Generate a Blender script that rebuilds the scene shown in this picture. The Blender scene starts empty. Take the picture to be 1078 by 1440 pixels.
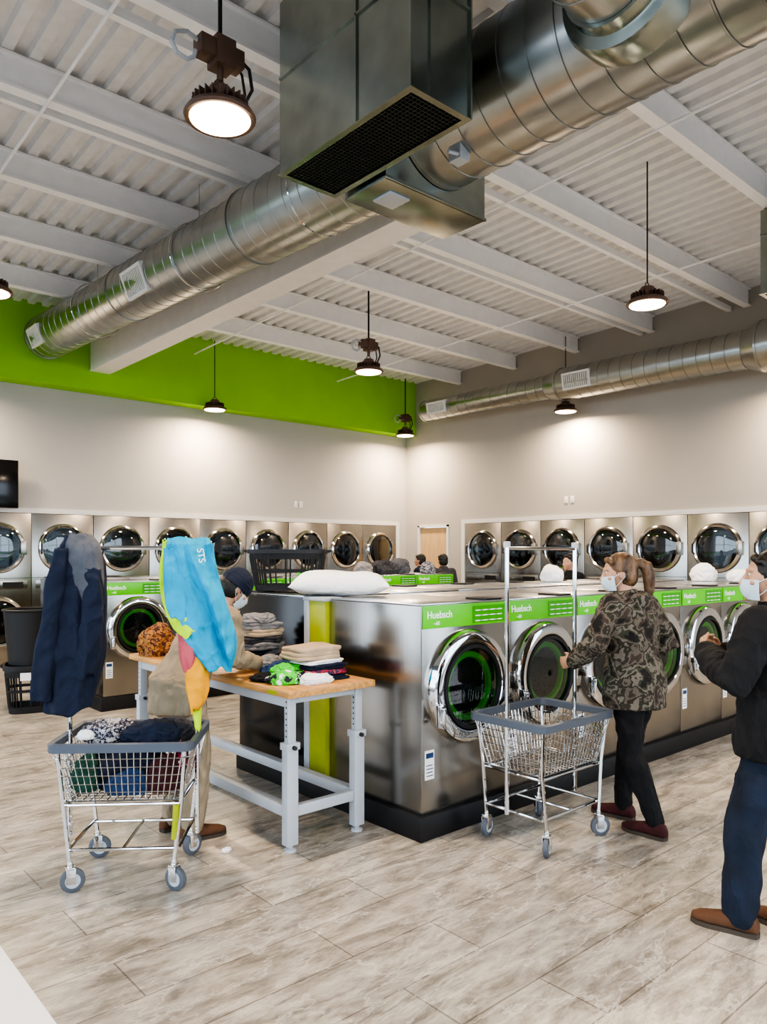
import bpy, bmesh, math, random
from mathutils import Vector, Matrix, noise
random.seed(7)
S=bpy.context.scene
COL=S.collection
V=Vector
pi=math.pi
def mat(name,col=(.5,.5,.5),rough=.5,metal=0.,var=0.,vscale=8.,bump=0.,bscale=60.,stretch=(1,1,1),coat=0.,emit=None,estr=0.):
    m=bpy.data.materials.new(name); m.use_nodes=True
    nt=m.node_tree; b=nt.nodes['Principled BSDF']
    b.inputs['Base Color'].default_value=(*col,1)
    b.inputs['Roughness'].default_value=rough
    b.inputs['Metallic'].default_value=metal
    tc=nt.nodes.new('ShaderNodeTexCoord'); mp=nt.nodes.new('ShaderNodeMapping')
    mp.inputs['Scale'].default_value=stretch
    nt.links.new(tc.outputs['Object'],mp.inputs['Vector'])
    if var>0:
        n=nt.nodes.new('ShaderNodeTexNoise'); n.inputs['Scale'].default_value=vscale; n.inputs['Detail'].default_value=4
        nt.links.new(mp.outputs[0],n.inputs['Vector'])
        r=nt.nodes.new('ShaderNodeValToRGB')
        r.color_ramp.elements[0].position=.3; r.color_ramp.elements[1].position=.7
        r.color_ramp.elements[0].color=(*[c*(1-var) for c in col],1)
        r.color_ramp.elements[1].color=(*[min(1,c*(1+var)) for c in col],1)
        nt.links.new(n.outputs['Fac'],r.inputs[0]); nt.links.new(r.outputs[0],b.inputs['Base Color'])
    if bump>0:
        n=nt.nodes.new('ShaderNodeTexNoise'); n.inputs['Scale'].default_value=bscale; n.inputs['Detail'].default_value=3
        nt.links.new(mp.outputs[0],n.inputs['Vector'])
        bp=nt.nodes.new('ShaderNodeBump'); bp.inputs['Strength'].default_value=bump; bp.inputs['Distance'].default_value=.01
        nt.links.new(n.outputs['Fac'],bp.inputs['Height']); nt.links.new(bp.outputs[0],b.inputs['Normal'])
    if emit:
        b.inputs['Emission Color'].default_value=(*emit,1); b.inputs['Emission Strength'].default_value=estr
    return m
def creases(m,dist=.02,scale=6.):
    nt=m.node_tree; b=nt.nodes['Principled BSDF']
    tc=nt.nodes.new('ShaderNodeTexCoord'); mp=nt.nodes.new('ShaderNodeMapping'); mp.inputs['Scale'].default_value=(1,1,.6); mp.inputs['Rotation'].default_value=(.3,.4,0)
    n=nt.nodes.new('ShaderNodeTexNoise'); n.inputs['Scale'].default_value=scale; n.inputs['Detail'].default_value=2.5; n.inputs['Distortion'].default_value=.7; n.inputs['Roughness'].default_value=.45
    s=nt.nodes.new('ShaderNodeMath'); s.operation='SUBTRACT'; s.inputs[1].default_value=.5
    a=nt.nodes.new('ShaderNodeMath'); a.operation='ABSOLUTE'
    bp=nt.nodes.new('ShaderNodeBump'); bp.inputs['Strength'].default_value=.9; bp.inputs['Distance'].default_value=dist*4; bp.invert=True
    L=nt.links.new
    L(tc.outputs['Object'],mp.inputs[0]); L(mp.outputs[0],n.inputs['Vector']); L(n.outputs['Fac'],s.inputs[0]); L(s.outputs[0],a.inputs[0]); L(a.outputs[0],bp.inputs['Height'])
    for l in list(nt.links):
        if l.to_socket==b.inputs['Normal']: L(l.from_socket,bp.inputs['Normal']); break
    L(bp.outputs[0],b.inputs['Normal'])
def multi(name,cols,scale=6.,rough=.9,detail=2.,bump=.2,dist=.8):
    m=bpy.data.materials.new(name); m.use_nodes=True; nt=m.node_tree; b=nt.nodes['Principled BSDF']
    b.inputs['Roughness'].default_value=rough
    tc=nt.nodes.new('ShaderNodeTexCoord'); n=nt.nodes.new('ShaderNodeTexNoise')
    n.inputs['Scale'].default_value=scale; n.inputs['Detail'].default_value=detail; n.inputs['Distortion'].default_value=dist
    nt.links.new(tc.outputs['Object'],n.inputs['Vector'])
    r=nt.nodes.new('ShaderNodeValToRGB'); r.color_ramp.interpolation='CONSTANT'
    e=r.color_ramp.elements
    while len(e)<len(cols): e.new(.5)
    k=len(cols)
    for i,c in enumerate(cols):
        e[i].position=0 if i==0 else .36+.28*(i-1)/max(1,k-2)
        e[i].color=(*c,1)
    nt.links.new(n.outputs['Fac'],r.inputs[0]); nt.links.new(r.outputs[0],b.inputs['Base Color'])
    creases(m)
    return m
M={}
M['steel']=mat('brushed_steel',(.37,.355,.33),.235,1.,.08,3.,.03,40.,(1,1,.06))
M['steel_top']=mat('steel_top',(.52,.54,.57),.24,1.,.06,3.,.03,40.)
M['chrome']=mat('chrome',(.70,.70,.70),.08,1.)
M['chromed']=mat('dull_chrome',(.50,.49,.48),.14,1.)
M['black']=mat('black_plastic',(.007,.007,.008),.5,0,.1)
M['blackpanel']=mat('black_panel',(.009,.008,.007),.2,0,.1)
M['rubber']=mat('rubber',(.03,.03,.03),.7)
M['greywheel']=mat('grey_rubber',(.10,.11,.13),.6)
M['green']=mat('panel_green',(.11,.56,.012),.35,0,.04)
M['greendark']=mat('panel_dark_green',(.05,.34,.012),.3)
M['gasket']=mat('green_gasket_glow',(.08,.75,.015),.35,emit=(.12,.75,.03),estr=.10)  # faint emission added to brighten the rubber ring, which is no lamp
M['lime']=mat('lime_post',(.33,.38,.012),.4,0,.05)
M['white']=mat('white_plastic',(.8,.8,.8),.4)
M['inkwhite']=mat('white_ink',(.9,.95,.9),.5)
M['galv']=mat('galvanised',(.41,.42,.405),.28,1.,.08,5.,.02,25.)
M['galvd']=mat('galvanised_box',(.36,.40,.375),.22,1.,.14,4.,.03,15.)
M['grille']=mat('dark_grille',(.04,.05,.045),.4,.6)
M['beam']=mat('white_painted_steel',(.93,.94,.96),.45,0,.03)
M['deck']=mat('white_deck',(.78,.785,.79),.5,0,.05)
M['girder']=mat('beige_girder',(.80,.78,.75),.6,0,.03)
M['wall']=mat('greige_wall',(.48,.46,.43),.75,0,.02,2.,.03,200.)
M['wallr']=mat('beige_wall',(.44,.41,.365),.75,0,.02,2.,.03,200.)
M['greenwall']=mat('green_wall',(.27,.62,.0),.6,0,.04,2.)
M['trim']=mat('white_trim',(.66,.65,.63),.5)
M['wooddoor']=mat('wood_door',(.52,.35,.18),.5,0,.12,4.,0,60,(8,8,.6))
M['butcher']=mat('butcher_block',(.58,.30,.10),.4,0,.3,6.,0,60,(8,.8,8))
M['greymetal']=mat('grey_painted_metal',(.43,.46,.49),.4,0,.03)
M['lamp']=mat('lamp_housing',(.16,.10,.075),.4,.5)
M['glow']=mat('lamp_glow',(1,.9,.75),.5,emit=(1.,.74,.48),estr=11.)
M['rim']=mat('cart_rim',(.085,.10,.125),.45)
M['skin']=mat('skin',(.46,.26,.17),.5,0,.08,12.)
M['mask']=mat('face_mask',(.55,.66,.72),.8,0,.05,20.)
M['hairb']=mat('brown_hair',(.12,.068,.034),.5,0,.8,25.,.5,60.,(1,1,.2))
M['hairk']=mat('dark_hair',(.012,.010,.009),.5,0,.3,25.,.4,60.)
M['tv']=mat('tv_black',(.006,.006,.007),.12)
def cloth(n,c,v=.15,d=.02):
    M[n]=mat('cloth_'+n,c,.9,0,v,7.,.25,90.)
    if d: creases(M[n],d)
cloth('navy',(.008,.014,.035)); cloth('cyan',(.0,.33,.55)); cloth('tan',(.28,.22,.145)); cloth('khaki',(.31,.25,.17))
cloth('jeans',(.007,.014,.031),.4,.010); cloth('blackc',(.006,.006,.007)); cloth('pants',(.005,.005,.006)); cloth('whitec',(.82,.82,.82),.03,.008)
cloth('yellow',(.80,.36,.02)); cloth('limec',(.50,.75,.01)); cloth('pink',(.50,.10,.12)); cloth('maroon',(.06,.012,.013))
cloth('greyc',(.24,.23,.23)); cloth('greyd',(.085,.09,.105)); cloth('beige',(.46,.35,.24),.15,.008); cloth('blue',(.02,.05,.13)); cloth('charcoal',(.04,.04,.048))
cloth('brownshoe',(.11,.05,.024),.15,0); cloth('sole',(.07,.055,.04),.15,0); cloth('greenc',(.08,.60,.04)); cloth('darkgreen',(.015,.07,.045))
M['camo']=multi('camouflage',[(.012,.010,.008),(.050,.036,.026),(.115,.095,.075),(.032,.028,.018),(.15,.13,.105),(.045,.045,.026),(.012,.010,.009)],10.,detail=7,dist=.3)
M['pattern']=multi('patterned_brown',[(.14,.055,.02),(.40,.18,.05),(.08,.03,.02),(.30,.12,.04)],26.)
M['patternw']=multi('patterned_navy_white',[(.015,.015,.04),(.4,.4,.42),(.02,.02,.04),(.2,.2,.24)],40.)
M['patternc']=multi('patterned_bright',[(.8,.8,.8),(.08,.6,.04),(.02,.02,.03),(.8,.8,.8)],14.)
M['patternr']=multi('patterned_red',[(.6,.6,.6),(.4,.03,.06),(.05,.03,.08),(.5,.1,.12)],26.)
def glassmat():
    m=bpy.data.materials.new('dark_glass'); m.use_nodes=True; nt=m.node_tree
    for n in list(nt.nodes): nt.nodes.remove(n)
    o=nt.nodes.new('ShaderNodeOutputMaterial'); mx=nt.nodes.new('ShaderNodeMixShader')
    t=nt.nodes.new('ShaderNodeBsdfTransparent'); t.inputs[0].default_value=(.45,.50,.52,1)
    g=nt.nodes.new('ShaderNodeBsdfGlossy'); g.inputs['Roughness'].default_value=.03
    f=nt.nodes.new('ShaderNodeLayerWeight'); f.inputs[0].default_value=.35
    a=nt.nodes.new('ShaderNodeMath'); a.operation='ADD'; a.inputs[1].default_value=.06; a.use_clamp=True
    nt.links.new(f.outputs['Fresnel'],a.inputs[0]); nt.links.new(a.outputs[0],mx.inputs[0])
    nt.links.new(t.outputs[0],mx.inputs[1]); nt.links.new(g.outputs[0],mx.inputs[2]); nt.links.new(mx.outputs[0],o.inputs[0])
    return m
M['glass']=glassmat()
def drummat(nm='perforated_drum',c=(.10,.10,.11)):
    m=mat(nm,(.30,.30,.31),.3,1.)
    nt=m.node_tree; b=nt.nodes['Principled BSDF']
    tc=nt.nodes.new('ShaderNodeTexCoord'); v=nt.nodes.new('ShaderNodeTexVoronoi'); v.inputs['Scale'].default_value=45
    r=nt.nodes.new('ShaderNodeValToRGB'); r.color_ramp.elements[0].position=.25; r.color_ramp.elements[1].position=.35
    r.color_ramp.elements[0].color=(.01,.01,.01,1); r.color_ramp.elements[1].color=(*c,1)
    nt.links.new(tc.outputs['Object'],v.inputs['Vector']); nt.links.new(v.outputs['Distance'],r.inputs[0]); nt.links.new(r.outputs[0],b.inputs['Base Color'])
    return m
M['drum']=drummat()
M['drumrefl']=drummat('warm_reflection_drum',(.20,.085,.04))  # warm reflections in the east wall dryer doors painted into the drum colour
def floormat():
    m=bpy.data.materials.new('plank_floor'); m.use_nodes=True; nt=m.node_tree; b=nt.nodes['Principled BSDF']
    L=nt.links.new
    tc=nt.nodes.new('ShaderNodeTexCoord')
    br=nt.nodes.new('ShaderNodeTexBrick'); br.offset=.37; br.inputs['Scale'].default_value=1
    br.inputs['Brick Width'].default_value=1.2; br.inputs['Row Height'].default_value=.30; br.inputs['Mortar Size'].default_value=.0038
    br.inputs['Mortar Smooth'].default_value=.15; br.inputs['Bias'].default_value=0
    br.inputs['Color1'].default_value=(.35,.315,.265,1); br.inputs['Color2'].default_value=(.42,.385,.33,1); br.inputs['Mortar'].default_value=(.20,.175,.145,1)
    L(tc.outputs['Object'],br.inputs['Vector'])
    mp=nt.nodes.new('ShaderNodeMapping'); mp.inputs['Scale'].default_value=(1.3,4.2,1); mp.inputs['Rotation'].default_value=(0,0,.18)
    L(tc.outputs['Object'],mp.inputs['Vector'])
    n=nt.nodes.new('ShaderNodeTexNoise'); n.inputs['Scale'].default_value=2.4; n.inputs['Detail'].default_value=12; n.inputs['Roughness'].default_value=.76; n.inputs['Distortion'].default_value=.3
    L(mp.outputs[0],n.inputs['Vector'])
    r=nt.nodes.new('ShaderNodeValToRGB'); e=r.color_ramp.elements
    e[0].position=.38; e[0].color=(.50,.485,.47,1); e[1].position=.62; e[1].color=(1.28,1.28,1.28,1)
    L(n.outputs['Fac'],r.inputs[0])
    mx=nt.nodes.new('ShaderNodeMix'); mx.data_type='RGBA'; mx.blend_type='MULTIPLY'; mx.inputs[0].default_value=1
    L(br.outputs['Color'],mx.inputs[6]); L(r.outputs[0],mx.inputs[7])
    n2=nt.nodes.new('ShaderNodeTexNoise'); n2.inputs['Scale'].default_value=1.1; n2.inputs['Detail'].default_value=9; n2.inputs['Roughness'].default_value=.6; n2.inputs['Distortion'].default_value=.4
    L(mp.outputs[0],n2.inputs['Vector'])
    r2=nt.nodes.new('ShaderNodeValToRGB'); e=r2.color_ramp.elements
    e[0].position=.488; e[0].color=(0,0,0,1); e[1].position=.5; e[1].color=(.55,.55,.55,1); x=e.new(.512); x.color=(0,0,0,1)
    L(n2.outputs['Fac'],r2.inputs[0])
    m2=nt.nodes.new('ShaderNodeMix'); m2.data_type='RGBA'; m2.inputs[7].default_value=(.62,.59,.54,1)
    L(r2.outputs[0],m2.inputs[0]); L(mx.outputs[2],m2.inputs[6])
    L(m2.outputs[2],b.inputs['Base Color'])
    b.inputs['Roughness'].default_value=.30
    bp=nt.nodes.new('ShaderNodeBump'); bp.inputs['Strength'].default_value=.15; bp.inputs['Distance'].default_value=.004
    L(n.outputs['Fac'],bp.inputs['Height']); L(bp.outputs[0],b.inputs['Normal'])
    return m
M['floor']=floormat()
M['asphalt']=mat('asphalt',(.10,.10,.10),.9,0,.2,3.)
# ---------------------------------------------------------------- mesh builder
def basis(d):
    d=V(d).normalized(); a=V((0,0,1)) if abs(d.z)<.9 else V((1,0,0))
    u=d.cross(a).normalized(); w=u.cross(d).normalized()
    return u,w,d
class MB:
    def __init__(s): s.v=[]; s.f=[]; s.m=[]; s.cur=0
    def add(s,vs,fs):
        o=len(s.v); s.v+= [tuple(p) for p in vs]
        for f in fs: s.f.append(tuple(i+o for i in f)); s.m.append(s.cur)
    def box(s,x0,y0,z0,x1,y1,z1,T=None):
        vs=[V(p) for p in [(x0,y0,z0),(x1,y0,z0),(x1,y1,z0),(x0,y1,z0),(x0,y0,z1),(x1,y0,z1),(x1,y1,z1),(x0,y1,z1)]]
        if T: vs=[T@p for p in vs]
        s.add(vs,[(3,2,1,0),(4,5,6,7),(0,1,5,4),(1,2,6,5),(2,3,7,6),(3,0,4,7)]); return s
    def rings(s,R,closed=False,caps=True):
        n=len(R[0]); vs=[p for r in R for p in r]; fs=[]
        k=len(R)
        for i in range(k if closed else k-1):
            for j in range(n):
                a=i*n+j; b=i*n+(j+1)%n; c=((i+1)%k)*n+(j+1)%n; d=((i+1)%k)*n+j
                fs.append((a,b,c,d))
        if caps and not closed:
            fs.append(tuple(range(n-1,-1,-1))); fs.append(tuple((k-1)*n+j for j in range(n)))
        s.add(vs,fs); return s
    def tube(s,pts,rad,n=8,rounded=False,caps=True,closed=False):
        pts=[V(p) for p in pts]
        if not hasattr(rad,'__len__'): rad=[rad]*len(pts)
        rad=list(rad)
        R=[]; k=len(pts)
        up=None
        for i,p in enumerate(pts):
            if closed: d=(pts[(i+1)%k]-pts[i-1])
            else: d=(pts[min(i+1,k-1)]-pts[max(i-1,0)])
            if d.length<1e-9: d=V((0,0,1))
            d.normalize()
            if up is None: u,w,_=basis(d)
            else:
                w=up-d*up.dot(d)
                if w.length<1e-6: u,w,_=basis(d)
                w.normalize(); u=d.cross(w).normalized()
            up=w
            ring=lambda c,r:[c+u*(r*math.cos(2*pi*j/n))+w*(r*math.sin(2*pi*j/n)) for j in range(n)]
            if rounded and i==0:
                for a in (.97,.75,.4): R.append(ring(p-d*rad[0]*a,rad[0]*math.sqrt(1-a*a)))
            R.append(ring(p,rad[i]))
            if rounded and i==k-1:
                for a in (.4,.75,.97): R.append(ring(p+d*rad[-1]*a,rad[-1]*math.sqrt(1-a*a)))
        R=[list(reversed(r)) for r in R]
        s.rings(R,closed,caps); return s
    def revolve(s,o,d,prof,n=32,closed=False,caps=True):
        o=V(o); u,w,d=basis(d)
        R=[[o+d*t+u*(r*math.cos(2*pi*j/n))+w*(r*math.sin(2*pi*j/n)) for j in range(n)][::-1] for t,r in prof]
        s.rings(R,closed,caps); return s
    def torus(s,c,d,R,r,n=32,m=8):
        return s.revolve(c,d,[(r*math.sin(2*pi*i/m),R+r*math.cos(2*pi*i/m)) for i in range(m)],n,True)
    def ell(s,c,rx,ry,rz,T=None,n=20,k=12,fn=None):
        R=[]
        for i in range(1,k):
            a=pi*i/k-pi/2
            ring=[]
            for j in range(n):
                b=2*pi*j/n; x,y,z=math.cos(a)*math.cos(b),math.cos(a)*math.sin(b),math.sin(a)
                p=V((x*rx,y*ry,z*rz))
                if fn: p=fn(V((x,y,z)),p)
                if T: p=T@p
                ring.append(V(c)+p)
            R.append(ring)
        s.rings(R); return s
    def loft(s,secs,n=20,pw=1.):
        R=[]
        for c,a,b in secs:
            ring=[]
            for j in range(n):
                t=2*pi*j/n; ct,st=math.cos(t),math.sin(t)
                if pw!=1: ct=math.copysign(abs(ct)**pw,ct); st=math.copysign(abs(st)**pw,st)
                ring.append(V(c)+V(a)*ct+V(b)*st)
            R.append(ring)
        s.rings(R); return s
    def mesh(s,name,mats,bevel=0,smooth=True,angle=35,fix=True):
        me=bpy.data.meshes.new(name); me.from_pydata(s.v,[],s.f)
        for m in mats: me.materials.append(m)
        me.polygons.foreach_set('material_index',s.m)
        bm=bmesh.new(); bm.from_mesh(me)
        if fix: bmesh.ops.recalc_face_normals(bm,faces=bm.faces)
        if bevel>0: bmesh.ops.bevel(bm,geom=list(bm.edges),offset=bevel,segments=2,affect='EDGES',profile=.6)
        bm.to_mesh(me); bm.free()
        if smooth:
            me.shade_smooth(); me.set_sharp_from_angle(angle=math.radians(angle))
        me.update(); return me
def obj(name,me,parent=None,loc=(0,0,0),rz=0,label=None):
    o=bpy.data.objects.new(name,me); COL.objects.link(o); o.location=loc; o.rotation_euler=(0,0,rz)
    if parent: o.parent=parent
    if label: o['label']=label
    return o
def thing(name,label,cat,loc=(0,0,0),rz=0,me=None,group=None):
    o=obj(name,me,None,loc,rz,label); o['category']=cat
    if group: o['group']=group
    if me is None: o.empty_display_size=.1
    return o
def part(name,mb,parent,mats,bevel=0,label=None,**k):
    if not isinstance(mats,(list,tuple)): mats=[mats]
    return obj(name,mb.mesh(name,[M[x] if isinstance(x,str) else x for x in mats],bevel,**k),parent,label=label)
def struct(name,mb,mats,label=None,**k):
    if not isinstance(mats,(list,tuple)): mats=[mats]
    o=obj(name,mb.mesh(name,[M[x] for x in mats],**k)); o['kind']='structure'
    if label: o['label']=label
    return o
def copytree(root,loc,rz,label=None,parent=None):
    n=root.copy(); COL.objects.link(n)
    if parent: n.parent=parent
    else:
        n.location=loc; n.rotation_euler=(0,0,rz)
        if label: n['label']=label
    for c in list(root.children): copytree(c,None,0,parent=n)
    return n
def textmesh(body,size,ext=.001,bold=0.,shear=0.):
    cu=bpy.data.curves.new('t','FONT'); cu.body=body; cu.size=size; cu.extrude=ext; cu.offset=bold; cu.shear=shear; cu.align_x='LEFT'
    o=bpy.data.objects.new('t',cu); COL.objects.link(o); bpy.context.view_layer.update()
    me=bpy.data.meshes.new_from_object(o.evaluated_get(bpy.context.evaluated_depsgraph_get()))
    bpy.data.objects.remove(o); me.transform(Matrix.Rotation(pi/2,4,'X')); return me
def remesh(mb,voxel,name,mats,smooth=4,disp=0.,dscale=9.,dz=1.):
    me=mb.mesh('tmp',[],smooth=False,fix=True)
    o=bpy.data.objects.new('tmp',me); COL.objects.link(o)
    md=o.modifiers.new('r','REMESH'); md.mode='VOXEL'; md.voxel_size=voxel
    if smooth:
        sm=o.modifiers.new('s','SMOOTH'); sm.iterations=smooth; sm.factor=.5
    bpy.context.view_layer.update()
    r=bpy.data.meshes.new_from_object(o.evaluated_get(bpy.context.evaluated_depsgraph_get()))
    bpy.data.objects.remove(o)
    r.name=name; r.materials.clear()
    for m in mats: r.materials.append(M[m])
    if disp>0:
        ns=[v.normal.copy() for v in r.vertices]
        for v,nn in zip(r.vertices,ns):
            q=V((v.co.x*dscale,v.co.y*dscale,v.co.z*dscale*dz))
            a=noise.noise(q)+.5*noise.noise(q*2.3)
            v.co+=nn*disp*(1-abs(a)*2.2)
    r.shade_smooth(); r.update(); return r
# ---------------------------------------------------------------- room
XR=11.26; YL=12.0
def zb(y): return 5.40-.03*y
def zd(y): return zb(y)+.27
b=MB().box(-3.2,-4.2,-.1,12.2,13,0); struct('floor',b,'floor',smooth=False)
b=MB().box(-40,-40,-.3,40,-4.2,-.12); b.box(-40,-4.2,-.3,-3.2,40,-.12); o=struct('ground_outside',b,'asphalt',smooth=False)
b=MB(); per=.20; x=-3.2; prof=[]
while x<XR+.25:
    prof+=[(x,0),(x+.085,0),(x+.1,.05),(x+.185,.05)]; x+=per
vs=[];fs=[]
for (px,pz) in prof: vs+=[(px,-4.2,zd(-4.2)+pz),(px,YL+.2,zd(YL+.2)+pz)]
for i in range(len(prof)-1): fs.append((2*i,2*i+1,2*i+3,2*i+2))
b.add(vs,fs); struct('ceiling',b,'deck',smooth=False,fix=False)
b=MB().box(-3.2,-4.2,5.95,XR+.3,YL+.3,6.0); struct('ceiling_roof',b,'deck',smooth=False)
DW=.926; LX0=10.943-10*DW; RY0=10.253; RY1=RY0-8*DW; DT=2.275
b=MB().box(-3.2,YL,DT,XR+.2,YL+.2,5.9); b.box(-3.2,YL,0,LX0-.01,YL+.2,DT); b.box(10.953,YL,0,XR+.2,YL+.2,DT); b.box(-3.2,YL+.75,0,XR,YL+.8,DT)
struct('wall_north',b,'wall',smooth=False)
DY0,DY1,DH=10.72,11.62,2.24
b=MB().box(XR,-4.2,DT,XR+.2,YL,5.95); b.box(XR,RY0+.01,0,XR+.2,DY0,DT); b.box(XR,DY1,0,XR+.2,YL,DT); b.box(XR,-4.2,0,XR+.2,RY1-.01,DT); b.box(XR+.75,-4,0,XR+.8,RY0+.2,DT)
struct('wall_east',b,'wallr',smooth=False)
b=MB().box(-3.2,11.68,4.19,XR-.002,YL-.002,5.75); struct('wall_north_upper',b,'greenwall',label='bright green painted soffit band under the ceiling',smooth=False)
b=MB().box(LX0-.1,YL-.025,DT,10.95+.09,YL-.001,DT+.075); b.box(10.945,YL-.025,0,11.04,YL-.001,DT); struct('trim_1',b,'trim',smooth=False)
b=MB().box(XR-.025,RY1-.1,DT,XR-.001,RY0+.1,DT+.075); b.box(XR-.025,RY0+.005,0,XR-.001,RY0+.1,DT); struct('trim_2',b,'trim',smooth=False)
b=MB().box(XR+.03,DY0+.05,0.01,XR+.07,DY1-.05,DH-.02)
d=struct('door_1',b,'wooddoor',label='plain light wooden door',bevel=.003)
b=MB().box(XR-.02,DY0,0,XR+.1,DY0+.05,DH+.03); b.box(XR-.02,DY1-.05,0,XR+.1,DY1,DH+.03); b.box(XR-.02,DY0,DH-.01,XR+.1,DY1,DH+.04); struct('trim_3',b,'trim',smooth=False)
b=MB().tube([(XR-.0,DY0+.13,1.02),(XR-.05,DY0+.13,1.02),(XR-.05,DY0+.25,1.02)],.011,8); b.revolve((XR+.03,DY0+.13,1.02),(-1,0,0),[(0,.03),(.015,.03)],16)
o=part('door_handle',b,d,'chrome')
b=MB()
b.box(-3.2,-4.2,0,XR,-4.05,.25); b.box(-3.2,-4.2,4.4,XR,-4.05,5.95)
for i in range(9): b.box(-3.2+i*1.8-.04,-4.2,.25,-3.2+i*1.8+.04,-4.05,4.4)
b.box(-3.2,-4.18,2.5,XR,-4.08,2.58); struct('wall_south',b,'greymetal',smooth=False)
b=MB(); b.box(-3.2,-4.05,0,-3.05,YL,.25); b.box(-3.2,-4.05,4.4,-3.05,YL,5.95)
for i in range(9): b.box(-3.2,-4.05+i*2-.04,.25,-3.05,-4.05+i*2+.04,4.4)
b.box(-3.18,-4,2.5,-3.08,YL,2.58); struct('wall_west',b,'greymetal',smooth=False)
def channel(y):
    b=MB(); z0=zb(y); z1=zd(y)-.005; w=.055
    b.box(-3.0,y-w,z0,XR-.02,y+w,z0+.02); b.box(-3.0,y-.012,z0+.02,XR-.02,y+.012,z1-.02); b.box(-3.0,y-w,z1-.02,XR-.02,y+w,z1)
    return b
JY=[10.38,8.98,7.62,6.22,4.72,3.25,1.85,.42,-1.0,-2.4]
for i,y in enumerate(JY):
    o=thing('ceiling_joist','white painted steel joist under the corrugated roof deck','beam',me=channel(y).mesh('joist',[M['beam']],smooth=False),group='white ceiling joists')
for y in (6.40,4.98):
    b=MB().box(-3,y-.03,zb(y)+.0,XR-.02,y+.03,zb(y)+.07)
    thing('ceiling_strut','thin white steel strut running beside a ceiling joist','beam',me=b.mesh('strut',[M['beam']],smooth=False),group='thin white struts')
for x in (1.95,6.05,9.1):
    b=MB().tube([(x,-4,zb(-4)-.004),(x,11.67,zb(11.67)-.004)],.014,8)
    thing('bridging_rod','thin white bridging rod crossing beneath the joists','rod',me=b.mesh('rod',[M['beam']]),group='thin bridging rods')
b=MB()
b.box(4.29,4.25,4.47,4.60,11.67,4.50); b.box(4.30,4.25,4.50,4.59,11.67,5.045)
g=struct('trim_4',b,'girder',label='boxed-in beige girder crossing under the joists',smooth=False)
for p,rz,w in (((8.35,YL-.002,2.62),0,0),((8.47,YL-.002,2.62),0,0),((XR-.002,7.86,2.62),-pi/2,0),((XR-.002,7.73,2.62),-pi/2,0)):
    t=thing('wall_outlet','small white outlet plate on the wall','outlet',p,rz,group='white wall outlets')
    part('cover_plate',MB().box(-.035,-.008,-.06,.035,0,.06),t,'white',.002); part('socket',MB().box(-.015,-.012,-.035,.015,-.008,.035),t,'trim')
# ---------------------------------------------------------------- ducts
def ductprof(L,r,step=.24):
    pr=[(0,r*.97),(0,r+.010),(.03,r+.010),(.03,r)]; t=.03
    while t+step<L-.06:
        t+=step; pr+=[(t-.009,r),(t-.005,r+.005),(t+.005,r+.005),(t+.007,r-.003),(t+.011,r)]
    pr+=[(L-.03,r),(L-.03,r+.010),(L,r+.010),(L,r*.97)]
    return pr
def duct(b,p0,p1,r,n=48,step=.2):
    p0=V(p0);p1=V(p1); b.revolve(p0,p1-p0,ductprof((p1-p0).length,r,step),n)
def register(parent,c,n,along,w,h):
    n=V(n).normalized(); a=V(along).normalized(); u=n.cross(a).normalized()
    T=Matrix((( a.x,u.x,n.x,c[0]),(a.y,u.y,n.y,c[1]),(a.z,u.z,n.z,c[2]),(0,0,0,1)))
    b=MB(); e=.03
    b.box(-w/2,-h/2,-.07,w/2,-h/2+e,.012,T); b.box(-w/2,h/2-e,-.07,w/2,h/2,.012,T); b.box(-w/2,-h/2+e,-.07,-w/2+e,h/2-e,.012,T); b.box(w/2-e,-h/2+e,-.07,w/2,h/2-e,.012,T)
    k=12
    for i in range(k):
        x=-w/2+e+(w-2*e)*(i+.5)/k; b.box(x-.008,-h/2+e,-.02,x+.008,h/2-e,.004,T)
    b.box(-w/2+e,-h/2+e,-.06,w/2-e,h/2-e,-.05,T)
    part('air_register',b,parent,'white',smooth=False,label='white slatted air register')
t=thing('supply_duct','long galvanised spiral duct running under the ceiling to the green wall','duct')
b=MB(); A=V((3.80,4.13,4.65)); B=V((3.58,11.45,4.80)); D=(B-A)
P=lambda f:A+D*f
duct(b,P(0),P(.26),.335); duct(b,P(.26),P(.62),.315); duct(b,P(.62),P(1),.30)
part('duct_pipe',b,t,'galv')
register(t,tuple(P(.52)+V((-.29,0,-.11))),(-.93,0,-.36),(0,1,0),.50,.30)
register(t,tuple(P(.95)+V((-.28,0,-.10))),(-.93,0,-.36),(0,1,0),.45,.26)
for f in (.13,.4,.75):
    p=P(f); b=MB(); b.torus(p,D,.335,.008,32,6); b.tube([(p.x,p.y,p.z+.33),(p.x,p.y,zd(p.y))],.006,6); part('hanger',b,t,'chrome')
t=thing('main_duct','large galvanised spiral trunk duct with a round branch tap','duct')
b=MB(); duct(b,(3.78,3.68,4.62),(3.78,1.2,4.60),.40,56,.2); duct(b,(3.78,1.2,4.60),(3.78,-4,4.60),.40,56,.2); part('duct_pipe',b,t,'galv')
b=MB(); duct(b,(3.52,2.02,4.55),(-2.8,2.02,4.6),.27,40,.2); part('branch_pipe',b,t,'galv')
b=MB(); b.revolve((3.40,2.02,4.55),(-1,0,0),[(-.14,.37),(0,.37),(.035,.355),(.05,.30),(.12,.29),(.12,.275)],40); part('saddle_collar',b,t,'galvd')
b=MB(); b.box(3.55,3.28,4.19,3.64,3.38,4.30); b.tube([(3.58,3.3,4.22),(3.46,3.3,4.20)],.012,8); part('damper_handle',b,t,'greymetal')
t=thing('plenum_box','rectangular galvanised plenum joining the round ducts','duct box')
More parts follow.
